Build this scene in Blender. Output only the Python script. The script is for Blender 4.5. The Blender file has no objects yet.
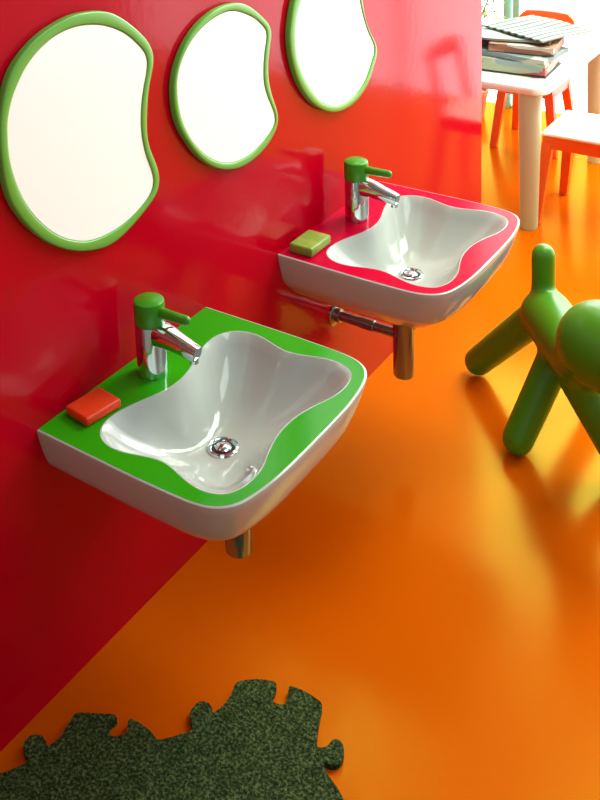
import bpy, bmesh, math, random
from mathutils import Vector, Matrix
from mathutils.geometry import tessellate_polygon

C = bpy.context.scene.collection
SC = 0.75            # every coordinate below is multiplied by this to reach metres

# ------------------------------------------------------------------ camera
YAW, PITCH, ROLL = 0.65436, 0.17618, -0.04593
fwd = Vector((-math.sin(YAW)*math.cos(PITCH), math.cos(YAW)*math.cos(PITCH), -math.sin(PITCH)))
rgt = Vector((math.cos(YAW), math.sin(YAW), 0)); upv = rgt.cross(fwd)
r2 = rgt*math.cos(ROLL) + upv*math.sin(ROLL)
u2 = -rgt*math.sin(ROLL) + upv*math.cos(ROLL)
cam = bpy.data.cameras.new('camera'); camo = bpy.data.objects.new('camera', cam); C.objects.link(camo)
cam.sensor_fit = 'VERTICAL'; cam.sensor_height = 36.0; cam.sensor_width = 27.0
cam.lens = 1077.91063*36.0/800.0
cam.shift_x = (300.0-189.78936)/800.0
cam.shift_y = (-56.54101-400.0)/800.0
cam.clip_start = .05; cam.clip_end = 60
m = Matrix((r2, u2, -fwd)).transposed().to_4x4()
m.translation = Vector((1.54337, -1.40496, 2.03411))*SC
camo.matrix_world = m
bpy.context.scene.camera = camo
vs = bpy.context.scene.view_settings
vs.view_transform = 'Standard'; vs.look = 'None'; vs.gamma = 1; vs.use_curve_mapping = False
vs.exposure = 0.0

# ------------------------------------------------------------------ light
w = bpy.data.worlds.new('world'); bpy.context.scene.world = w; w.use_nodes = True
w.node_tree.nodes['Background'].inputs[0].default_value = (.85, .93, 1, 1)
w.node_tree.nodes['Background'].inputs[1].default_value = 1.0
FAR_WIN, SIDE_GLOW = 4.6, .5       # brightness of the far window and of the added side panel

def area(name, loc, direction, sx, sy, power, col=(1, 1, 1), spread=180):
    l = bpy.data.lights.new(name, 'AREA'); l.shape = 'RECTANGLE'
    l.size = sx*SC; l.size_y = sy*SC; l.energy = power; l.color = col; l.spread = math.radians(spread)
    o = bpy.data.objects.new(name, l); C.objects.link(o)
    o.location = Vector(loc)*SC
    o.rotation_euler = Vector(direction).to_track_quat('-Z', 'Y').to_euler()
    return o
area('ceiling_light', (1.25, .75, 3.15), (-.85, .0, -1), 1.3, 1.6, 19, (.88, 1, 1))
area('far_floor_fill', (1.1, 3.15, 3.2), (-.1, .05, -1), 2.0, 1.0, 88, (.86, 1, .74))  # unseen overhead fill, added to brighten and yellow the far floor
area('camera_side_fill', (1.6, -2.2, 2.3), (-.8, 2.3, -1.3), 1.2, 1.0, 5, (.88, 1, .98))  # unseen fill behind the camera, added to lift the basins' near sides
# daylight falling steeply through the far window
area('window_daylight', (.3, 4.1, 1.7), (-.0, -1, -.55), 3.6, 1.8, 80, (.97, 1, .95))

# ------------------------------------------------------------------ materials
def mat(name, col, rough=.4, metal=0, ior=1.45, spec=.5, coat=0, trans=0):
    M = bpy.data.materials.new(name); M.use_nodes = True
    b = M.node_tree.nodes['Principled BSDF']
    b.inputs['Base Color'].default_value = (*col, 1)
    b.inputs['Roughness'].default_value = rough; b.inputs['Metallic'].default_value = metal
    b.inputs['IOR'].default_value = ior; b.inputs['Specular IOR Level'].default_value = spec
    b.inputs['Coat Weight'].default_value = coat; b.inputs['Coat Roughness'].default_value = .03
    b.inputs['Transmission Weight'].default_value = trans
    return M
def nodes(M): return M.node_tree.nodes, M.node_tree.links, M.node_tree.nodes['Principled BSDF']
def coord(M):
    n, l, b = nodes(M); return n.new('ShaderNodeNewGeometry').outputs['Position']
def noise(M, scale, detail=4, rough=.5, vec=None):
    n, l, b = nodes(M); t = n.new('ShaderNodeTexNoise'); t.inputs['Scale'].default_value = scale
    t.inputs['Detail'].default_value = detail; t.inputs['Roughness'].default_value = rough
    l.new(vec or coord(M), t.inputs['Vector']); return t
def ramp(M, fac, stops):
    n, l, b = nodes(M); r = n.new('ShaderNodeValToRGB'); l.new(fac, r.inputs[0])
    e = r.color_ramp.elements
    while len(e) < len(stops): e.new(.5)
    for el, (p, c) in zip(e, stops): el.position = p; el.color = (*c, 1)
    return r.outputs[0]
def bump(M, h, strength=.1, dist=.01):
    n, l, b = nodes(M); k = n.new('ShaderNodeBump'); k.inputs['Strength'].default_value = strength
    k.inputs['Distance'].default_value = dist; l.new(h, k.inputs['Height']); l.new(k.outputs[0], b.inputs['Normal'])

M = {}
M['wall'] = mat('red_gloss_lacquer', (.44, .0, .011), .12, ior=1.25)
bump(M['wall'], noise(M['wall'], 45, 3).outputs['Fac'], .06, .004)
M['floor'] = mat('orange_poured_resin', (.80, .19, .001), .16, ior=1.33)
n_, l_, b_ = nodes(M['floor'])
fcol = ramp(M['floor'], noise(M['floor'], .9, 3).outputs['Fac'], [(.3, (.55, .082, .0004)), (.7, (.58, .097, .0005))])
df = n_.new('ShaderNodeBsdfDiffuse'); gl = n_.new('ShaderNodeBsdfAnisotropic'); fr = n_.new('ShaderNodeFresnel'); mxs = n_.new('ShaderNodeMixShader')
l_.new(fcol, df.inputs['Color']); gl.inputs['Color'].default_value = (.80, .85, .09, 1); gl.inputs['Roughness'].default_value = .2   # amber-tinted varnish
fr.inputs['IOR'].default_value = 1.42
l_.new(fr.outputs[0], mxs.inputs[0]); l_.new(df.outputs[0], mxs.inputs[1]); l_.new(gl.outputs[0], mxs.inputs[2])
l_.new(mxs.outputs[0], n_['Material Output'].inputs['Surface'])
bp = n_.new('ShaderNodeBump'); bp.inputs['Strength'].default_value = .05; bp.inputs['Distance'].default_value = .01
l_.new(noise(M['floor'], 7, 2).outputs['Fac'], bp.inputs['Height']); l_.new(bp.outputs[0], gl.inputs['Normal'])
M['ceramic'] = mat('white_glazed_ceramic', (.43, .46, .44), .09, ior=1.5)
bump(M['ceramic'], noise(M['ceramic'], 9, 1).outputs['Fac'], .02, .01)
M['green_glaze'] = mat('green_glaze', (.020, .29, .003), .16, ior=1.28)
M['red_glaze'] = mat('crimson_glaze', (.50, .0, .028), .25, ior=1.12)
M['chrome'] = mat('polished_chrome', (.58, .68, .70), .05, 1)
M['satin_chrome'] = mat('satin_chrome', (.28, .35, .38), .10, .85)
M['dark'] = mat('black_hole', (.01, .01, .01), .5)
M['green_cap'] = mat('green_lacquer', (.035, .26, .008), .28)
M['frame'] = mat('green_mirror_frame', (.125, .39, .05), .32)
M['frame_gap'] = mat('dark_green_rubber', (.01, .06, .006), .6)
M['mirror'] = mat('painted_white_reflection', (.99, 1, 1), .1, 0)  # plain white base colour stands in for a blown-out reflection
M['soap_orange'] = mat('orange_soap', (.72, .045, .006), .35); nodes(M['soap_orange'])[2].inputs['Subsurface Weight'].default_value = .2
nodes(M['soap_orange'])[2].inputs['Subsurface Radius'].default_value = (.02, .006, .003)
M['soap_green'] = mat('pale_green_soap', (.36, .50, .05), .35); nodes(M['soap_green'])[2].inputs['Subsurface Weight'].default_value = .3
nodes(M['soap_green'])[2].inputs['Subsurface Radius'].default_value = (.02, .02, .006)
l2 = nodes(M['soap_green'])[1]
l2.new(ramp(M['soap_green'], noise(M['soap_green'], 26, 2).outputs['Fac'], [(.35, (.16, .30, .04)), (.65, (.33, .36, .06))]), nodes(M['soap_green'])[2].inputs['Base Color'])
M['toy'] = mat('matte_green_plastic', (.055, .23, .004), .36)
M['white_paint'] = mat('grey_paint', (.30, .34, .34), .7)
M['table'] = mat('white_lacquered_wood', (.82, .84, .76), .25)
M['table_leg'] = mat('pale_birch', (.52, .60, .42), .4)
M['chair'] = mat('orange_red_lacquer', (.85, .10, .006), .35)
M['seat'] = mat('light_washed_seat', (.92, .88, .72), .4)  # strong light on the orange seat top, painted in as cream
M['teal'] = mat('pale_teal_window_frame', (.25, .62, .50), .5)
M['bark'] = mat('brown_stem', (.12, .07, .03), .8)
M['leaf'] = mat('olive_leaf', (.22, .28, .07), .5)
M['pot'] = mat('terracotta', (.4, .15, .06), .7)
M['felt'] = mat('dark_green_felt', (.03, .06, .02), .95, spec=.15)
fl = M['felt']; nz = noise(fl, 190, 4, .75); nz2 = noise(fl, 60, 3, .6)
n_, l_, b_ = nodes(fl)
mx = n_.new('ShaderNodeMath'); mx.operation = 'MULTIPLY_ADD'; mx.inputs[1].default_value = .82
l_.new(nz.outputs['Fac'], mx.inputs[0])
m3_ = n_.new('ShaderNodeMath'); m3_.operation = 'MULTIPLY'; m3_.inputs[1].default_value = .18
l_.new(nz2.outputs['Fac'], m3_.inputs[0]); l_.new(m3_.outputs[0], mx.inputs[2])
l_.new(ramp(fl, mx.outputs[0], [(.40, (.006, .016, .006)), (.50, (.035, .065, .018)), (.56, (.11, .16, .05)), (.66, (.24, .29, .12))]), b_.inputs['Base Color'])
bump(fl, mx.outputs[0], 1.0, .012)
def emit(name, col, s):
    m_ = bpy.data.materials.new(name); m_.use_nodes = True; nt = m_.node_tree; nt.nodes.clear()
    e = nt.nodes.new('ShaderNodeEmission'); e.inputs[0].default_value = (*col, 1); e.inputs[1].default_value = s
    o = nt.nodes.new('ShaderNodeOutputMaterial'); nt.links.new(e.outputs[0], o.inputs[0]); return m_
M['day_far'] = emit('bright_daylight_far', (1, .97, .97), FAR_WIN)
M['fill_side'] = emit('side_fill_glow', (1, 1, 1), SIDE_GLOW)  # glow of the added side panel

# ------------------------------------------------------------------ mesh helpers
def obj(name, bm, m, parent=None, smooth=40, mats=None):
    me = bpy.data.meshes.new(name)
    bmesh.ops.scale(bm, vec=(SC, SC, SC), verts=bm.verts)
    bmesh.ops.recalc_face_normals(bm, faces=bm.faces)
    bm.to_mesh(me); bm.free()
    for x in (mats or [m]): me.materials.append(x)
    if smooth:
        me.polygons.foreach_set('use_smooth', [True]*len(me.polygons)); me.set_sharp_from_angle(angle=math.radians(smooth))
    o = bpy.data.objects.new(name, me); C.objects.link(o)
    if parent: o.parent = parent
    return o
def thing(name, label, cat, loc=(0, 0, 0), rz=0, group=None):
    o = bpy.data.objects.new(name, None); C.objects.link(o); o.location = Vector(loc)*SC
    o.rotation_euler = (0, 0, rz); o.empty_display_size = .05
    return tag(o, label, cat, group)
def tag(o, label, cat, group=None):
    o['label'] = label; o['category'] = cat
    if group: o['group'] = group
    return o
def struct(o): o['kind'] = 'structure'; return o
def add_box(bm, a, b, bevel=0, seg=3, rot=None):
    a, b = Vector(a), Vector(b)
    r = bmesh.ops.create_cube(bm, size=1); vs_ = r['verts']
    bmesh.ops.scale(bm, vec=(b-a), verts=vs_)
    if bevel:
        es = list({e for v in vs_ for e in v.link_edges})
        rr = bmesh.ops.bevel(bm, geom=es, offset=bevel, segments=seg, affect='EDGES', profile=.5)
        vs_ = list({v for v in rr['verts']} | {v for v in vs_ if v.is_valid})
    if rot: bmesh.ops.rotate(bm, cent=(0, 0, 0), matrix=rot, verts=vs_)
    bmesh.ops.translate(bm, vec=(a+b)/2, verts=vs_); return vs_
def ring_faces(bm, A, B):
    n = len(A)
    for i in range(n): bm.faces.new((A[i], A[(i+1) % n], B[(i+1) % n], B[i]))
def add_lathe(bm, prof, seg=48, mtx=None, cap=(True, True)):
    """prof = [(r, z)...] around z"""
    rings = []
    for r, z in prof:
        if r < 1e-6: v = Vector((0, 0, z)); v = mtx @ v if mtx else v; rings.append([bm.verts.new(v)])
        else:
            R = []
            for k in range(seg):
                a = 2*math.pi*k/seg; v = Vector((r*math.cos(a), r*math.sin(a), z)); R.append(bm.verts.new(mtx @ v if mtx else v))
            rings.append(R)
    for A, B in zip(rings, rings[1:]):
        if len(A) == 1 and len(B) > 1:
            for i in range(seg): bm.faces.new((A[0], B[i], B[(i+1) % seg]))
        elif len(B) == 1 and len(A) > 1:
            for i in range(seg): bm.faces.new((A[i], A[(i+1) % seg], B[0]))
        elif len(A) > 1: ring_faces(bm, A, B)
    if cap[0] and len(rings[0]) > 1: bm.faces.new(rings[0])
    if cap[1] and len(rings[-1]) > 1: bm.faces.new(rings[-1])
def frame_to(a, b):
    d = (Vector(b)-Vector(a)); q = d.to_track_quat('Z', 'Y'); return Matrix.Translation(Vector(a)) @ q.to_matrix().to_4x4(), d.length
def add_capsule(bm, a, b, ra, rb=None, seg=32, k=8):
    rb = ra if rb is None else rb; mt, L = frame_to(a, b); pr = []
    for i in range(k+1): t = math.pi/2*i/k; pr.append((ra*math.sin(t), -ra*math.cos(t)))
    for i in range(k+1): t = math.pi/2*i/k; pr.append((rb*math.cos(t), L+rb*math.sin(t)))
    add_lathe(bm, pr, seg, mt)
def catmull(P, n=6, closed=True):
    out = []; N = len(P)
    for i in range(N if closed else N-1):
        g = (lambda j: P[j % N]) if closed else (lambda j: P[max(0, min(N-1, j))])
        a, b, c, d = [Vector(g(i+k)) for k in (-1, 0, 1, 2)]
        for k in range(n):
            t = k/n; out.append(.5*((2*b)+(c-a)*t+(2*a-5*b+4*c-d)*t*t+(3*b-3*c+d-a)*t**3))
    if not closed: out.append(Vector(P[-1]))
    return out
def ray_poly(P, cen, ang):
    d = Vector((math.cos(ang), math.sin(ang))); best = 0; n = len(P)
    for i in range(n):
        a = P[i]-cen; e = P[(i+1) % n]-P[i]; den = d.x*(-e.y)+d.y*e.x
        if abs(den) < 1e-12: continue
        r = (a.x*(-e.y)+a.y*e.x)/den; u = (d.x*a.y-d.y*a.x)/den
        if r > 0 and -1e-6 <= u <= 1+1e-6: best = max(best, r)
    return best

# ------------------------------------------------------------------ the room
WALL_END, FARY, SIDEX, TOPZ, NEARY = 2.40, 4.25, 3.3, 3.3, -2.4
def slab(name, a, b, m_):
    bm = bmesh.new(); add_box(bm, a, b); return struct(obj(name, bm, m_, smooth=0))
slab('floor', (-3.2, NEARY, -.1), (SIDEX, FARY, 0), M['floor'])
slab('wall_left', (-.14, NEARY, 0), (0, WALL_END, TOPZ), M['wall'])
slab('ceiling', (-3.2, NEARY, TOPZ), (SIDEX, FARY, TOPZ+.1), M['white_paint'])
slab('wall_near', (-.14, NEARY-.1, 0), (SIDEX, NEARY, TOPZ), M['white_paint'])
slab('wall_alcove', (-3.3, NEARY, 0), (-3.2, FARY, TOPZ), M['white_paint'])
# far window: daylight from floor to ceiling behind teal posts
bm = bmesh.new(); add_box(bm, (-3.2, FARY, 0), (SIDEX, FARY+.03, TOPZ)); wf = struct(obj('window_1', bm, M['day_far'], smooth=0))
for x0, x1, y0 in ((-.605, -.572, FARY-.06), (-.552, -.515, FARY-.06), (1.2, 1.26, FARY-.06), (2.6, 2.66, FARY-.06), (-1.9, -1.84, FARY-.06)):
    bm = bmesh.new(); add_box(bm, (x0, y0, .0), (x1, FARY-.002, TOPZ), .004, 2); obj('window_frame', bm, M['teal'], wf)
# side wall opening; unseen glowing panel added there to light the mirror wall
bm = bmesh.new()
for a, b in (((SIDEX, NEARY, 0), (SIDEX+.1, FARY, .9)), ((SIDEX, NEARY, 2.9), (SIDEX+.1, FARY, TOPZ)), ((SIDEX, NEARY, .9), (SIDEX+.1, -.9, 2.9)), ((SIDEX, 3.9, .9), (SIDEX+.1, FARY, 2.9))): add_box(bm, a, b)
struct(obj('wall_right', bm, M['white_paint'], smooth=0))
bm = bmesh.new(); add_box(bm, (SIDEX+.06, -.9, .9), (SIDEX+.09, 3.9, 2.9)); ws = struct(obj('side_fill_panel', bm, M['fill_side'], smooth=0))
for yy in (.7, 2.3):
    bm = bmesh.new(); add_box(bm, (SIDEX+.02, yy-.03, .9), (SIDEX+.055, yy+.03, 2.9)); obj('window_frame', bm, M['teal'], ws)  # bars across the added panel

# ------------------------------------------------------------------ washbasins
H = 0.64399; DD = 0.94312
half = [(.104, .102), (.102, .128), (.105, .157), (.117, .199), (.132, .241), (.141, .277), (.143, .306)]
left = [(.281, .0705), (.309, .0665), (.344, .055), (.376, .047), (.403, .0465), (.428, .053), (.446, .066), (.458, .09), (.463, .125), (.458, .168), (.442, .215), (.430, .262)]
bowl_half = [(.281, .0705), (.258, .0672), (.234, .0600), (.200, .0500), (.168, .0480), (.140, .0560), (.117, .0745)] + half   # down the wall side to the middle
YC = .305
low = list(reversed(left))                    # from front middle round to the near side
loop = [(.4265, YC)] + low[:-1] + bowl_half[:-1] + [(.143, YC)]
loop += [(x, 2*YC-y) for x, y in reversed(loop[1:-1])]
bowl_poly = catmull([Vector(q) for q in loop], 6)
rim_half = [(0, .002), (.147, 0), (.258, -.001), (.331, .0), (.38, .0015), (.41, .0045), (.435, .0105), (.455, .0205), (.471, .035), (.483, .055), (.492, .085), (.499, .125), (.504, .18), (.5055, .24), (.506, .305)]
rh = catmull([Vector(q) for q in rim_half], 5, closed=False)
rim_poly = rh + [Vector((q.x, 2*YC-q.y)) for q in reversed(rh[:-1])]
CEN = Vector((.27, YC))
angs = [2*math.pi*k/200 for k in range(200)]
for q in (Vector((0, .002)), Vector((0, 2*YC-.002))):
    a = math.atan2(q.y-CEN.y, q.x-CEN.x) % (2*math.pi)
    j = min(range(len(angs)), key=lambda i: abs(angs[i]-a)); angs[j] = a
rim_pts = [CEN + Vector((math.cos(a), math.sin(a)))*ray_poly(rim_poly, CEN, a) for a in angs]
bowl_pts = [CEN + Vector((math.cos(a), math.sin(a)))*ray_poly(bowl_poly, CEN, a) for a in angs]
def inset_rim(d):
    """outline drawn in from the three free sides, the wall side stays on the wall"""
    out = []
    for q in rim_pts:
        x = q.x*(1-d/.506); s = 1-d/.305; out.append(Vector((x, YC+(q.y-YC)*s)))
    return out
DR = Vector((.252, .315)); DDEP = .128
def make_basin(y0, label, glaze, gcol):
    t = thing('washbasin', label, 'washbasin', (0, y0, H-.2), 0, 'washbasins on the red wall')
    z0 = .2
    bm = bmesh.new()
    R = lambda pts, z: [bm.verts.new((p.x, p.y, z0+z)) for p in pts]
    rings = [R(inset_rim(.0025), 0), R(inset_rim(.0005), -.0015), R(inset_rim(0), -.005)]
    for dz, ins in ((.02, .003), (.05, .011), (.078, .020), (.092, .0265), (.104, .0345), (.117, .047), (.137, .069), (.158, .092), (.178, .117), (.192, .145), (.199, .18)):
        rings.append(R(inset_rim(ins), -dz))
    for a, b in zip(rings, rings[1:]): ring_faces(bm, a, b)
    bm.faces.new(rings[-1])
    lip = R(bowl_pts, 0); ring_faces(bm, rings[0], lip)
    prev = lip; K = 22
    for k in range(1, K+1):
        tt = k/K
        ring = []
        for i, q in enumerate(bowl_pts):
            tgt = DR + (Vector((math.cos(angs[i]), math.sin(angs[i])))*.030)
            e = tt
            p = q.lerp(tgt, e)
            dep = DDEP*(1-(1-tt)**2.1)
            dep *= min(1, .55+tt*4) if tt < .12 else 1
            ring.append(bm.verts.new((p.x, p.y, z0-dep)))
        ring_faces(bm, prev, ring); prev = ring
    bm.faces.new(prev)
    obj('basin_body', bm, M['ceramic'], t, smooth=38)
    # glazed colour field on the rim
    bm = bmesh.new()
    s_out = []
    for q in rim_pts: s_out.append(Vector((q.x*(1-.0045/.506), YC+(q.y-YC)*(1-.0048/.305))))
    s_in = [q+(q-CEN).normalized()*.0035 for q in bowl_pts]
    a = R(s_out, .0004); b = R(s_in, .0004); a2 = R(s_out, -.001); b2 = R(s_in, -.001)
    ring_faces(bm, a, b); ring_faces(bm, a2, a); ring_faces(bm, b, b2); ring_faces(bm, b2, a2)
    g = obj('rim_glaze', bm, M[glaze], t, smooth=30); g['label'] = gcol
    # drain
    bm = bmesh.new(); mt = Matrix.Translation((DR.x, DR.y, z0-DDEP))
    add_lathe(bm, [(.0255, -.002), (.036, -.002), (.037, .001), (.035, .004), (.030, .0052), (.026, .003), (.0235, -.003)], 48, mt, (False, False))
    bm2 = bm; o = obj('drain', bm2, M['chrome'], t); o['label'] = 'chrome drain ring with plug'
    bm = bmesh.new()
    add_lathe(bm, [(0, .0085), (.008, .008), (.015, .0062), (.0185, .003), (.0185, .0005), (0, .0005)], 40, mt, (False, False))
    obj('drain_plug', bm, M['chrome'], o)
    bm = bmesh.new(); add_lathe(bm, [(0, .0002), (.0255, .0004), (.0255, -.001), (0, -.001)], 40, mt, (False, False)); obj('drain_gap', bm, M['dark'], o)
    return t
make_basin(0, 'white ceramic washbasin with a green rim, nearest on the red wall', 'green_glaze', 'glossy green rim surface')
make_basin(DD, 'white ceramic washbasin with a crimson rim, farther along the wall', 'red_glaze', 'glossy crimson rim surface')

# ------------------------------------------------------------------ taps
def make_tap(x0, y0, k, label):
    t = thing('faucet', label, 'tap', (x0, y0, H+.0004), 0, 'taps on the washbasins'); t.scale = (.88, .88, k)
    bm = bmesh.new()
    add_lathe(bm, [(.0, 0), (.0395, 0), (.0402, .003), (.0395, .006), (.0395, .132), (.0385, .1345), (0, .1345)], 56, None, (False, False))
    obj('tap_body', bm, M['chrome'], t)
    # spout: rounded bar falling towards the bowl
    bm = bmesh.new(); secs = []
    path = [((.0, .112), .030, .029), ((.040, .112), .030, .028), ((.065, .110), .027, .024), ((.098, .104), .0235, .020), ((.132, .0975), .021, .018), ((.150, .094), .0185, .0165)]
    for (x, z), wy, hz in path:
        ring = []
        for k in range(28):
            a = 2*math.pi*k/28; c_, s_ = math.cos(a), math.sin(a)
            e = .62
            yy = math.copysign(abs(c_)**e, c_)*wy; zz = math.copysign(abs(s_)**e, s_)*hz
            ring.append(bm.verts.new((x-zz*-.26, yy, z+zz)))
        secs.append(ring)
    for a, b in zip(secs, secs[1:]): ring_faces(bm, a, b)
    bm.faces.new(secs[0]); bm.faces.new(secs[-1])
    sp = obj('spout', bm, M['chrome'], t)
    bm = bmesh.new(); add_lathe(bm, [(0, 0), (.011, 0), (.011, .012), (0, .012)], 28, Matrix.Translation((.139, 0, .0695)), (False, False)); obj('aerator', bm, M['chrome'], sp)
    bm = bmesh.new()
    add_lathe(bm, [(0, .136), (.0395, .136), (.0405, .138), (.0405, .188), (.039, .1935), (.033, .197), (0, .1985)], 56, None, (False, False))
    h = obj('handle_cap', bm, M['green_cap'], t); h['label'] = 'green cap of the lever handle'
    bm = bmesh.new()
    add_capsule(bm, (.03, 0, .170), (.120, 0, .173), .0135, .0115, 24, 4)
    obj('lever', bm, M['green_cap'], h)
    return t
make_tap(.070, .303, .92, 'chrome tap with green lever on the green-rimmed washbasin')
make_tap(.075, .322+DD, .93, 'chrome tap with green lever on the crimson-rimmed washbasin')

# ------------------------------------------------------------------ traps
def make_trap(y0, x, zb, zp, label):
    t = thing('drain_trap', label, 'drain pipe', (x, y0, H+zb), 0, 'traps under the washbasins')
    bm = bmesh.new()
    add_lathe(bm, [(0, 0), (.028, 0), (.0305, .003), (.0305, -zb-.206), (.027, -zb-.202), (0, -zb-.202)], 40, None, (False, False)); obj('bottle', bm, M['satin_chrome'], t)
    bm = bmesh.new(); zz = zp-zb
    mt = Matrix.Translation((-x, 0, zz)) @ Matrix.Rotation(math.pi/2, 4, 'Y')
    add_lathe(bm, [(0, .004), (.015, .004), (.015, .09), (.017, .091), (.017, .135), (.0145, .137), (.0145, x-.027), (0, x-.027)], 32, mt, (False, False)); obj('waste_pipe', bm, M['satin_chrome'], t)
    bm = bmesh.new()
    add_lathe(bm, [(0, .0), (.036, .0), (.036, .003), (.033, .006), (.0225, .0085), (.021, .022), (.015, .024), (0, .024)], 40, mt, (False, False)); obj('wall_flange', bm, M['satin_chrome'], t)
make_trap(.305+DD, .23, -.448, -.322, 'chrome bottle trap under the crimson-rimmed washbasin')
make_trap(.305, .292, -.357, -.275, 'chrome bottle trap just showing under the green-rimmed washbasin')

# ------------------------------------------------------------------ soaps
def soap(loc, sx, sy, sz, rz, m_, label):
    bm = bmesh.new(); add_box(bm, (-sx/2, -sy/2, 0), (sx/2, sy/2, sz), .006, 4)
    o = obj('soap_bar', bm, m_, smooth=60); o.location = Vector(loc)*SC; o.rotation_euler = (0, 0, rz)
    tag(o, label, 'soap', 'soap bars on the washbasins')
soap((.056, .118, H+.0008), .074, .098, .021, math.radians(-8), M['soap_orange'], 'orange-red bar of soap on the green rim of the near washbasin')
soap((.056, .083+DD, H+.0008), .074, .108, .027, math.radians(0), M['soap_green'], 'pale green bar of soap on the crimson rim of the far washbasin')

# ------------------------------------------------------------------ mirrors
m1 =( (0.1401, 1.2364) , [0.2585, 0.2619, 0.2676, 0.2764, 0.2893, 0.3036, 0.3128, 0.3151, 0.313, 0.3093, 0.3055, 0.302, 0.299, 0.2965, 0.2946, 0.2927, 0.29, 0.2864, 0.2827, 0.2789, 0.2757, 0.2731, 0.2705, 0.2676, 0.2648, 0.2623, 0.2603, 0.2586, 0.2572, 0.2555, 0.2537, 0.252, 0.2505, 0.2485, 0.2453, 0.2408, 0.2354, 0.2299, 0.2248, 0.2199, 0.215, 0.2103, 0.2059, 0.2017, 0.198, 0.1948, 0.1922, 0.1901, 0.1887, 0.1877, 0.1872, 0.1869, 0.1867, 0.1865, 0.1861, 0.1857, 0.1855, 0.1857, 0.1863, 0.1873, 0.1887, 0.1905, 0.1928, 0.1955, 0.1988, 0.2026, 0.2068, 0.2114, 0.2164, 0.2219, 0.2281, 0.2349, 0.2421, 0.2498, 0.2581, 0.2669, 0.2762, 0.2855, 0.2938, 0.3007, 0.3067, 0.3127, 0.3191, 0.3258, 0.3333, 0.3415, 0.3465, 0.3437, 0.3304, 0.3085, 0.2868, 0.2717, 0.2628, 0.2581, 0.2562, 0.2566] , [0.2368, 0.2401, 0.2459, 0.2544, 0.2659, 0.2792, 0.2888, 0.291, 0.2881, 0.2841, 0.2804, 0.277, 0.2735, 0.2698, 0.2663, 0.2631, 0.2601, 0.2572, 0.2545, 0.252, 0.2497, 0.2477, 0.2457, 0.2437, 0.2416, 0.2396, 0.2376, 0.2352, 0.2328, 0.2303, 0.2278, 0.2251, 0.222, 0.2185, 0.215, 0.2118, 0.2086, 0.2052, 0.2016, 0.1978, 0.1936, 0.1889, 0.1843, 0.1804, 0.1769, 0.1738, 0.1709, 0.1682, 0.1658, 0.1637, 0.1619, 0.1605, 0.1595, 0.1589, 0.1586, 0.1587, 0.1591, 0.1598, 0.1607, 0.162, 0.1636, 0.1656, 0.168, 0.1709, 0.1743, 0.1783, 0.1829, 0.1879, 0.1934, 0.1992, 0.2052, 0.2117, 0.2188, 0.2263, 0.2341, 0.2416, 0.2489, 0.2562, 0.2637, 0.2718, 0.2804, 0.289, 0.2976, 0.3061, 0.3147, 0.3225, 0.3264, 0.3204, 0.3018, 0.2794, 0.2626, 0.2514, 0.2434, 0.2384, 0.2359, 0.2354] )
m2 =( (0.6736, 1.1898) , [0.2293, 0.2308, 0.2347, 0.2412, 0.2506, 0.2617, 0.2699, 0.2711, 0.2674, 0.2623, 0.2575, 0.2535, 0.2502, 0.2474, 0.2448, 0.2421, 0.2392, 0.2359, 0.2323, 0.2287, 0.2253, 0.2222, 0.2193, 0.2168, 0.2145, 0.2126, 0.2108, 0.2093, 0.2079, 0.2067, 0.2056, 0.2047, 0.2038, 0.2029, 0.202, 0.201, 0.1999, 0.1987, 0.1974, 0.196, 0.1943, 0.1922, 0.1898, 0.187, 0.184, 0.1809, 0.1779, 0.1751, 0.1724, 0.1699, 0.1674, 0.1648, 0.1623, 0.1601, 0.1581, 0.1566, 0.1555, 0.1548, 0.1547, 0.1551, 0.1559, 0.1572, 0.1589, 0.161, 0.1635, 0.1663, 0.1695, 0.1731, 0.1772, 0.1817, 0.1866, 0.1917, 0.1971, 0.2029, 0.2094, 0.2165, 0.2242, 0.2323, 0.2405, 0.2487, 0.2568, 0.2651, 0.2736, 0.2824, 0.2909, 0.2987, 0.3053, 0.3103, 0.3097, 0.2988, 0.2804, 0.2626, 0.2492, 0.2397, 0.2334, 0.2301] , [0.2071, 0.2086, 0.2118, 0.2168, 0.2242, 0.2349, 0.2462, 0.2508, 0.2475, 0.2426, 0.2385, 0.2343, 0.2301, 0.226, 0.2224, 0.2194, 0.217, 0.2149, 0.2129, 0.2107, 0.2082, 0.2055, 0.2029, 0.2003, 0.1981, 0.1961, 0.1946, 0.1933, 0.1923, 0.1914, 0.1907, 0.1901, 0.1894, 0.1888, 0.1881, 0.1875, 0.1869, 0.1861, 0.185, 0.1835, 0.1813, 0.1783, 0.1746, 0.1709, 0.1675, 0.1642, 0.1611, 0.1581, 0.1554, 0.1529, 0.1507, 0.1486, 0.1467, 0.1449, 0.1435, 0.1423, 0.1415, 0.141, 0.1409, 0.1411, 0.1417, 0.1426, 0.1439, 0.1456, 0.1477, 0.1502, 0.1531, 0.1564, 0.16, 0.164, 0.1684, 0.1732, 0.1785, 0.1843, 0.1904, 0.1969, 0.2036, 0.2104, 0.2175, 0.2248, 0.2327, 0.241, 0.2495, 0.2581, 0.2669, 0.2759, 0.2849, 0.2932, 0.2937, 0.2796, 0.2578, 0.2389, 0.2253, 0.216, 0.2101, 0.2074] )
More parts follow.
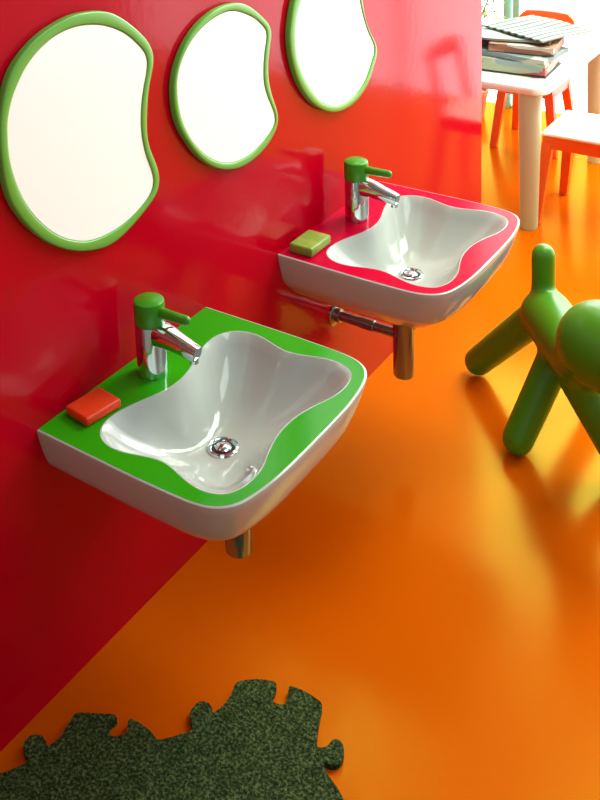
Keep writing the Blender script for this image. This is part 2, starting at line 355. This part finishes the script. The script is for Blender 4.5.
m3 =( (1.2268, 1.2188) , [0.2187, 0.2144, 0.2118, 0.2109, 0.2116, 0.2139, 0.218, 0.2239, 0.2334, 0.2469, 0.26, 0.2682, 0.2723, 0.2737, 0.2737, 0.2731, 0.2721, 0.2711, 0.2702, 0.269, 0.2672, 0.2643, 0.2601, 0.2556, 0.2512, 0.2474, 0.2441, 0.2413, 0.2388, 0.2363, 0.2341, 0.2321, 0.2307, 0.2299, 0.2296, 0.2296, 0.2299, 0.2298, 0.2286, 0.2265, 0.2243, 0.2226, 0.2211, 0.22, 0.2192, 0.2181, 0.2164, 0.2142, 0.2118, 0.2097, 0.2077, 0.2059, 0.2044, 0.2032, 0.2022, 0.2017, 0.2014, 0.2014, 0.2016, 0.2021, 0.2028, 0.204, 0.2055, 0.2075, 0.2098, 0.2125, 0.2154, 0.2186, 0.2222, 0.2264, 0.2313, 0.2368, 0.2424, 0.2483, 0.2543, 0.2607, 0.2672, 0.2739, 0.2807, 0.2878, 0.2948, 0.3015, 0.3075, 0.3128, 0.3173, 0.3203, 0.3218, 0.3229, 0.3244, 0.3247, 0.3164, 0.2936, 0.2662, 0.2466, 0.2341, 0.2252] , [0.2086, 0.2034, 0.1996, 0.1972, 0.1967, 0.198, 0.2009, 0.205, 0.211, 0.2214, 0.2353, 0.2453, 0.2486, 0.2493, 0.2494, 0.2491, 0.2484, 0.2475, 0.2465, 0.2455, 0.2445, 0.2435, 0.2419, 0.2392, 0.235, 0.2298, 0.2245, 0.2196, 0.215, 0.2108, 0.207, 0.204, 0.2018, 0.2004, 0.1994, 0.1982, 0.1962, 0.1941, 0.193, 0.1928, 0.1927, 0.192, 0.1908, 0.1894, 0.1879, 0.1865, 0.185, 0.1837, 0.1825, 0.1812, 0.18, 0.1787, 0.1774, 0.1763, 0.1753, 0.1746, 0.1741, 0.1738, 0.1739, 0.1743, 0.1752, 0.1766, 0.1786, 0.1812, 0.1846, 0.1885, 0.193, 0.1977, 0.2025, 0.2072, 0.212, 0.217, 0.2224, 0.2283, 0.2344, 0.2408, 0.2471, 0.2534, 0.2598, 0.2662, 0.2724, 0.2783, 0.2839, 0.2892, 0.2938, 0.2969, 0.2984, 0.2995, 0.3019, 0.3049, 0.2984, 0.2766, 0.2529, 0.2364, 0.2244, 0.2154] )

def make_mirror(data, label):
    (cy, cz), ro, ri = data; n = len(ro); T = .018
    t = thing('wall_mirror', label, 'mirror', (0, cy, cz-.27), 0, 'notched mirrors in a row on the red wall'); oz = .27
    P = lambda rr, k, x: (x, rr*math.cos(2*math.pi*k/n), oz+rr*math.sin(2*math.pi*k/n))
    def fine(r, f=3):
        out = []
        for i in range(n):
            a, b, c, d = r[i-1], r[i], r[(i+1) % n], r[(i+2) % n]
            for k in range(f):
                u = k/f; out.append(.5*((2*b)+(c-a)*u+(2*a-5*b+4*c-d)*u*u+(3*b-3*c+d-a)*u**3))
        return out
    RO, RI = fine(ro), fine(ri); N = len(RO)
    bm = bmesh.new()
    ring = lambda rr, off, x: [bm.verts.new((x, (rr[k]+off)*math.cos(2*math.pi*k/N), oz+(rr[k]+off)*math.sin(2*math.pi*k/N))) for k in range(N)]
    seq = [ring(RO, -.004, .001), ring(RO, 0, .003), ring(RO, 0, T-.004), ring(RO, -.0012, T-.0012), ring(RO, -.004, T), ring(RI, .0035, T), ring(RI, .0008, T-.001), ring(RI, 0, T-.003), ring(RI, 0, .012), ring(RI, 0, .001)]
    for a, b in zip(seq, seq[1:]): ring_faces(bm, a, b)
    ring_faces(bm, seq[-1], seq[0])
    obj('mirror_frame', bm, M['frame'], t, smooth=50)
    bm = bmesh.new()
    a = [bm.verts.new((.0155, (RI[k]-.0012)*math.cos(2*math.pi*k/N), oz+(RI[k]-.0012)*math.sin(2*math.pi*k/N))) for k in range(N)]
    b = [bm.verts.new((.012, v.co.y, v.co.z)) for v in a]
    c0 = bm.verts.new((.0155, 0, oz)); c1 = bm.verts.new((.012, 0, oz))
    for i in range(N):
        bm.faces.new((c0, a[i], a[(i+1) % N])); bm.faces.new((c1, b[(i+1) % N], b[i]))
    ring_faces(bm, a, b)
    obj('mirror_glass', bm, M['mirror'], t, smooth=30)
make_mirror(m1, 'largest green-framed notched oval mirror, above the green washbasin')
make_mirror(m2, 'green-framed notched oval mirror, middle of the three in the row')
make_mirror(m3, 'green-framed mirror farthest along, cut off by the picture top')

# ------------------------------------------------------------------ jigsaw floor mat
mat_pts = [(0.044, -0.211), (0.06, -0.187), (0.072, -0.159), (0.047, -0.146), (0.034, -0.131), (0.036, -0.112), (0.052, -0.101), (0.069, -0.104), (0.081, -0.11), (0.088, -0.088), (0.083, -0.052), (0.077, -0.024), (0.083, -0.014), (0.12, 0.009), (0.146, 0.024), (0.16, 0.019), (0.157, 0.002), (0.164, -0.013), (0.179, -0.017), (0.191, -0.005), (0.197, 0.007), (0.182, 0.031), (0.188, 0.038), (0.22, 0.04), (0.241, 0.037), (0.261, 0.032), (0.274, 0.043), (0.292, 0.067), (0.306, 0.09), (0.297, 0.102), (0.282, 0.115), (0.276, 0.134), (0.28, 0.154), (0.295, 0.162), (0.31, 0.157), (0.32, 0.149), (0.327, 0.181), (0.325, 0.21), (0.318, 0.239), (0.338, 0.262), (0.365, 0.28), (0.389, 0.287), (0.4, 0.267), (0.401, 0.253), (0.413, 0.243), (0.433, 0.251), (0.431, 0.27), (0.419, 0.293), (0.425, 0.3), (0.453, 0.304), (0.479, 0.303), (0.5, 0.297), (0.511, 0.269), (0.523, 0.24), (0.539, 0.209), (0.547, 0.207), (0.558, 0.217), (0.56, 0.235), (0.569, 0.244), (0.583, 0.239), (0.593, 0.225), (0.598, 0.207), (0.594, 0.194), (0.583, 0.186), (0.571, 0.183), (0.584, 0.168), (0.612, 0.154), (0.632, 0.143)]
mat_pts += [(.70, .09), (.73, -.02), (.70, -.13), (.655, -.16), (.60, -.145), (.58, -.17), (.56, -.25), (.47, -.33), (.36, -.36), (.24, -.35), (.12, -.32), (.03, -.27), (.012, -.235)]
P2 = catmull([Vector(q) for q in mat_pts], 4)
bm = bmesh.new(); TH = .014
lo = [bm.verts.new((p.x, p.y, 0.0005)) for p in P2]; hi = [bm.verts.new((p.x, p.y, TH)) for p in P2]
ring_faces(bm, lo, hi)
for tri in tessellate_polygon([[Vector((p.x, p.y, 0)) for p in P2]]):
    try: bm.faces.new([hi[i] for i in tri]); bm.faces.new([lo[i] for i in reversed(tri)])
    except ValueError: pass
tag(obj('jigsaw_mat', bm, M['felt'], smooth=0), 'dark green felt floor mat with jigsaw tabs on the orange floor', 'mat')

# ------------------------------------------------------------------ toy dog
bm = bmesh.new()
def cap(a, b, ra, rb=None): add_capsule(bm, a, b, ra, rb)
cap((.520, 1.60, .32), (.513, 1.617, .494), .0355)                    # tail
cap((.54, 1.575, .325), (.70, 1.385, .32), .078, .078)              # trunk
cap((.53, 1.58, .335), (.292, 1.655, .050), .052, .044)              # rear legs
cap((.57, 1.60, .27), (.66, 1.80, .045), .046, .043)
cap((.61, 1.48, .29), (.538, 1.347, .045), .050, .045)              # front legs
cap((.69, 1.38, .27), (.83, 1.38, .045), .050, .045)
cap((.70, 1.385, .33), (.775, 1.30, .43), .078, .09)                 # neck
cap((.78, 1.29, .448), (.88, 1.25, .44), .114, .108)               # head
dog = obj('toy_dog', bm, M['toy'], smooth=0)
rm = dog.modifiers.new('remesh', 'REMESH'); rm.mode = 'VOXEL'; rm.voxel_size = .006*SC; rm.use_smooth_shade = True
sm = dog.modifiers.new('smooth', 'SMOOTH'); sm.factor = .8; sm.iterations = 14
tag(dog, 'matte green plastic toy dog with raised tail, standing on the orange floor', 'toy')

# ------------------------------------------------------------------ table with papers
TZ = .627
t = thing('play_table', 'white low table with rounded corner and thick round leg, beyond the wall end', 'table', (-.3, 3.1, 0))
o_ = Vector((-.3, 3.1, 0))
bm = bmesh.new()
x0, x1, y0, y1, rr = -.80-o_.x, .125-o_.x, 2.745-o_.y, 3.74-o_.y, .06
pts = []
for cx, cy, a0 in ((x1-rr, y1-rr, 0), (x0+rr, y1-rr, 90), (x0+rr, y0+rr, 180), (x1-rr, y0+rr, 270)):
    for k in range(9):
        a = math.radians(a0+k*90/8); pts.append((cx+rr*math.cos(a), cy+rr*math.sin(a)))
prev = None
for z, s in ((TZ-.032, .99), (TZ-.029, 1), (TZ-.004, 1), (TZ, .993)):
    ring = [bm.verts.new((x*s+(1-s)*(x0+x1)/2, y*s, z)) for x, y in pts]
    if prev: ring_faces(bm, prev, ring)
    else: bm.faces.new(ring)
    prev = ring
bm.faces.new(prev); obj('tabletop', bm, M['table'], t, smooth=50)
for lx, ly in ((.046, 2.80), (-.72, 2.82), (.06, 3.66), (-.72, 3.66)):
    bm = bmesh.new(); add_lathe(bm, [(0, 0), (.034, 0), (.036, .004), (.048, TZ-.0335), (0, TZ-.0335)], 32, Matrix.Translation((lx-o_.x, ly-o_.y, 0)), (False, False)); obj('leg', bm, M['table_leg'], t)

def paper_mat(name, base, c1, c2, c3, scale, rz):
    m_ = mat(name, base, .6); n, l, b = nodes(m_)
    tc = n.new('ShaderNodeTexCoord'); mp = n.new('ShaderNodeMapping'); mp.inputs['Scale'].default_value = scale; mp.inputs['Rotation'].default_value = (0, 0, rz)
    l.new(tc.outputs['Object'], mp.inputs['Vector'])
    v = n.new('ShaderNodeTexVoronoi'); v.distance = 'CHEBYCHEV'; v.inputs['Scale'].default_value = 9; l.new(mp.outputs[0], v.inputs['Vector'])
    sp = n.new('ShaderNodeSeparateColor'); l.new(v.outputs['Color'], sp.inputs[0])
    r = ramp(m_, sp.outputs[0], [(0, base), (.45, c1), (.7, c2), (.88, c3)])
    for nd in n:
        if nd.type == 'VALTORGB': nd.color_ramp.interpolation = 'CONSTANT'
    l.new(r, b.inputs['Base Color']); return m_
PM = [paper_mat('newsprint_grey', (.26, .31, .28), (.12, .16, .14), (.21, .25, .22), (.20, .12, .10), (1, 2, 6), .1),
      paper_mat('newsprint_green', (.42, .52, .36), (.48, .55, .46), (.30, .45, .44), (.50, .10, .10), (1, 1.6, 5), .0),
      paper_mat('newsprint_brown', (.30, .16, .10), (.45, .25, .14), (.62, .64, .58), (.14, .08, .06), (1, 2, 6), .2),
      paper_mat('newsprint_blue', (.20, .30, .33), (.42, .50, .47), (.20, .27, .27), (.45, .50, .46), (1.5, 1.2, 6), -.2)]
strp = mat('striped_page', (.8, .85, .75), .6); n, l, b = nodes(strp)
tc = n.new('ShaderNodeTexCoord'); wv = n.new('ShaderNodeTexWave'); wv.inputs['Scale'].default_value = 10; wv.bands_direction = 'X'; wv.inputs['Distortion'].default_value = 1.5
l.new(tc.outputs['Object'], wv.inputs['Vector'])
l.new(ramp(strp, wv.outputs['Fac'], [(.35, (.34, .38, .31)), (.6, (.03, .06, .04))]), b.inputs['Base Color'])
dk = mat('dark_cover', (.03, .06, .05), .4)
def paper(cx, cy, z, sx, sy, th, rz, m_, label, tilt=(0, 0), wav=.004, seed=0, curl=0):
    """folded newspaper / magazine: slightly wavy block with a rounded folded edge"""
    rnd = random.Random(seed); ph = rnd.random()*6
    bm = bmesh.new(); nx, ny = 14, 10
    def lay(zz, s=1):
        g = []
        for i in range(nx+1):
            row = []
            for j in range(ny+1):
                x = (i/nx-.5)*sx*s; y = (j/ny-.5)*sy*s
                h = wav*math.sin(x*21+ph)*math.cos(y*17+ph*2)+wav + curl*(max(0, i/nx-.55)/.45)**2
                row.append(bm.verts.new((x, y, zz+h)))
            g.append(row)
        return g
    lo, hi = lay(0), lay(th)
    for i in range(nx):
        for j in range(ny):
            bm.faces.new((hi[i][j], hi[i+1][j], hi[i+1][j+1], hi[i][j+1])); bm.faces.new((lo[i][j], lo[i][j+1], lo[i+1][j+1], lo[i+1][j]))
    for i in range(nx):
        for j in (0, ny): bm.faces.new((lo[i][j], lo[i+1][j], hi[i+1][j], hi[i][j]))
    for j in range(ny):
        for i in (0, nx): bm.faces.new((lo[i][j], lo[i][j+1], hi[i][j+1], hi[i][j]))
    o = obj('newspaper', bm, m_, smooth=50); o.location = Vector((cx, cy, z))*SC; o.rotation_euler = (tilt[0], tilt[1], rz)
    tag(o, label, 'newspaper', 'newspapers piled on the white table')
z = TZ+.001
paper(-.13, 3.00, z, .40, .24, .006, .06, dk, 'thin dark-edged magazine lying flat on the white table under the pile', wav=0)
z += .007
paper(-.14, 3.00, z, .41, .24, .052, .08, PM[1], 'thick pale green folded newspaper, lowest thick one of the pile', wav=.001, seed=2)
z += .055
paper(-.12, 3.01, z, .42, .24, .020, -.10, PM[3], 'bluish folded newspaper in the middle of the pile on the table', wav=.002, seed=3)
z += .025
paper(-.05, 3.02, z, .27, .22, .034, .12, PM[2], 'brown printed magazine in the pile on the table', wav=.0015, seed=4)
paper(-.33, 3.01, z, .24, .24, .030, -.25, PM[0], 'grey creased newspaper at the left of the pile on the table', wav=.002, seed=5)
z += .038
paper(-.18, 3.05, z, .46, .26, .010, .18, PM[0], 'grey and white newspaper near the top of the pile', wav=.004, seed=6)
z += .019
paper(-.04, 3.12, z, .34, .30, .008, -.42, strp, 'striped pale green open magazine fanned on top of the pile', wav=.003, seed=7, curl=0)
paper(-.40, 3.10, z, .20, .26, .012, .5, PM[3], 'blue-grey leaflet at the top left of the pile', wav=.003, seed=9)

# ------------------------------------------------------------------ chairs
def leg_bm(a, b, s0, s1):
    bm = bmesh.new(); v = []
    for p, s in ((a, s0), (b, s1)):
        for dx, dy in ((-1, -1), (1, -1), (1, 1), (-1, 1)): v.append(bm.verts.new((p[0]+dx*s, p[1]+dy*s, p[2])))
    for f in ((0, 1, 2, 3), (7, 6, 5, 4), (0, 4, 5, 1), (1, 5, 6, 2), (2, 6, 7, 3), (3, 7, 4, 0)): bm.faces.new([v[i] for i in f])
    bmesh.ops.bevel(bm, geom=list(bm.edges), offset=.004, segments=2, affect='EDGES'); return bm
def make_chair(cx, cy, rz, label, seatmat, hs=.36, w=.30, backmat='chair'):
    t = thing('child_chair', label, 'chair', (cx, cy, 0), rz, 'child chairs around the white table')
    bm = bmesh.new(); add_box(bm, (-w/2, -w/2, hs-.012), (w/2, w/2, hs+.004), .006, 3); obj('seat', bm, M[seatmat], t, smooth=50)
    bm = bmesh.new()
    for a, b in (((-w/2+.004, -w/2+.004, hs-.065), (w/2-.004, -w/2+.03, hs-.0125)), ((-w/2+.004, w/2-.03, hs-.065), (w/2-.004, w/2-.004, hs-.0125)), ((-w/2+.004, -w/2+.031, hs-.065), (-w/2+.03, w/2-.031, hs-.0125)), ((w/2-.03, -w/2+.031, hs-.065), (w/2-.004, w/2-.031, hs-.0125))): add_box(bm, a, b)
    obj('seat_frame', bm, M['chair'], t, smooth=0)
    for sx in (-1, 1):
        for sy in (-1, 1):
            obj('leg', leg_bm((sx*(w/2+.012), sy*(w/2+.012), 0), (sx*(w/2-.024), sy*(w/2-.024), hs-.04), .017, .022), M['chair'], t, smooth=0)
    for sx in (-1, 1):
        obj('back_post', leg_bm((sx*(w/2-.02), w/2-.02, hs), (sx*(w/2-.02), w/2+.035, hs+.25), .018, .016), M['chair'], t, smooth=0)
    # arched backrest board
    bm = bmesh.new(); pr = []; zt = hs+.30
    for k in range(17):
        u = k/16; xx = (-1+2*u)*(w/2); a = abs(2*u-1); zz = zt-.010*a*a-(.03 if a > .98 else 0)-(.012 if .85 < a <= .98 else 0); pr.append((xx, zz))
    bot = [(x_, zt-.075) for x_, _ in pr]
    rows = []
    for yy in (w/2+.022, w/2+.048):
        rows.append(([bm.verts.new((x_, yy, z_)) for x_, z_ in pr], [bm.verts.new((x_, yy, z_)) for x_, z_ in bot]))
    (a1, b1), (a2, b2) = rows
    for i in range(16):
        bm.faces.new((a1[i], a1[i+1], b1[i+1], b1[i])); bm.faces.new((a2[i], b2[i], b2[i+1], a2[i+1]))
        bm.faces.new((a1[i], a2[i], a2[i+1], a1[i+1])); bm.faces.new((b1[i], b1[i+1], b2[i+1], b2[i]))
    for i in (0, 16): bm.faces.new((a1[i], b1[i], b2[i], a2[i]))
    obj('backrest', bm, M[backmat], t, smooth=30)
    return t
make_chair(-.275, 3.76, 0, 'orange-red child chair behind the table, its arched back above the papers', 'chair', hs=.35, w=.28)
make_chair(.235, 3.03, -math.pi/2, 'orange child chair with its light-washed seat top painted cream, tucked under the right side of the table', 'seat', hs=.40, w=.33)

# ------------------------------------------------------------------ plant by the window
t = thing('potted_shrub', 'olive leafy potted shrub by the far window, partly behind the wall end', 'plant', (-.70, 4.0, 0))
bm = bmesh.new(); add_lathe(bm, [(0, 0), (.06, 0), (.08, .13), (.085, .13), (.085, .15), (.075, .15), (.07, .13), (0, .13)], 32, None, (False, False)); obj('pot', bm, M['pot'], t)
bm = bmesh.new(); add_capsule(bm, (0, 0, .12), (.01, .0, .5), .012, .008, 12, 3)
for k in range(7):
    a = k*2.4; add_capsule(bm, (0, 0, .35+.03*k), (.12*math.cos(a), .12*math.sin(a), .55+.05*k), .006, .003, 8, 2)
obj('stem', bm, M['bark'], t)
bm = bmesh.new(); rnd = random.Random(3)
for k in range(420):
    a = rnd.random()*6.283; zz = rnd.uniform(.42, 1.0); rad = .17*math.sqrt(rnd.random())
    c = Vector((rad*math.cos(a), rad*math.sin(a), zz)); d = Vector((rnd.uniform(-1, 1), rnd.uniform(-1, 1), rnd.uniform(-.6, .8))).normalized(); s = d.cross(Vector((0, 0, 1))).normalized()*.011
    L = rnd.uniform(.03, .05); nn = d.cross(s).normalized()*.004
    v = [bm.verts.new(c), bm.verts.new(c+d*L*.5+s+nn), bm.verts.new(c+d*L), bm.verts.new(c+d*L*.5-s+nn), bm.verts.new(c+d*L*.5-nn)]
    bm.faces.new((v[0], v[1], v[4])); bm.faces.new((v[1], v[2], v[4])); bm.faces.new((v[2], v[3], v[4])); bm.faces.new((v[3], v[0], v[4])); bm.faces.new((v[0], v[3], v[2], v[1]))
obj('foliage', bm, M['leaf'], t, smooth=0)
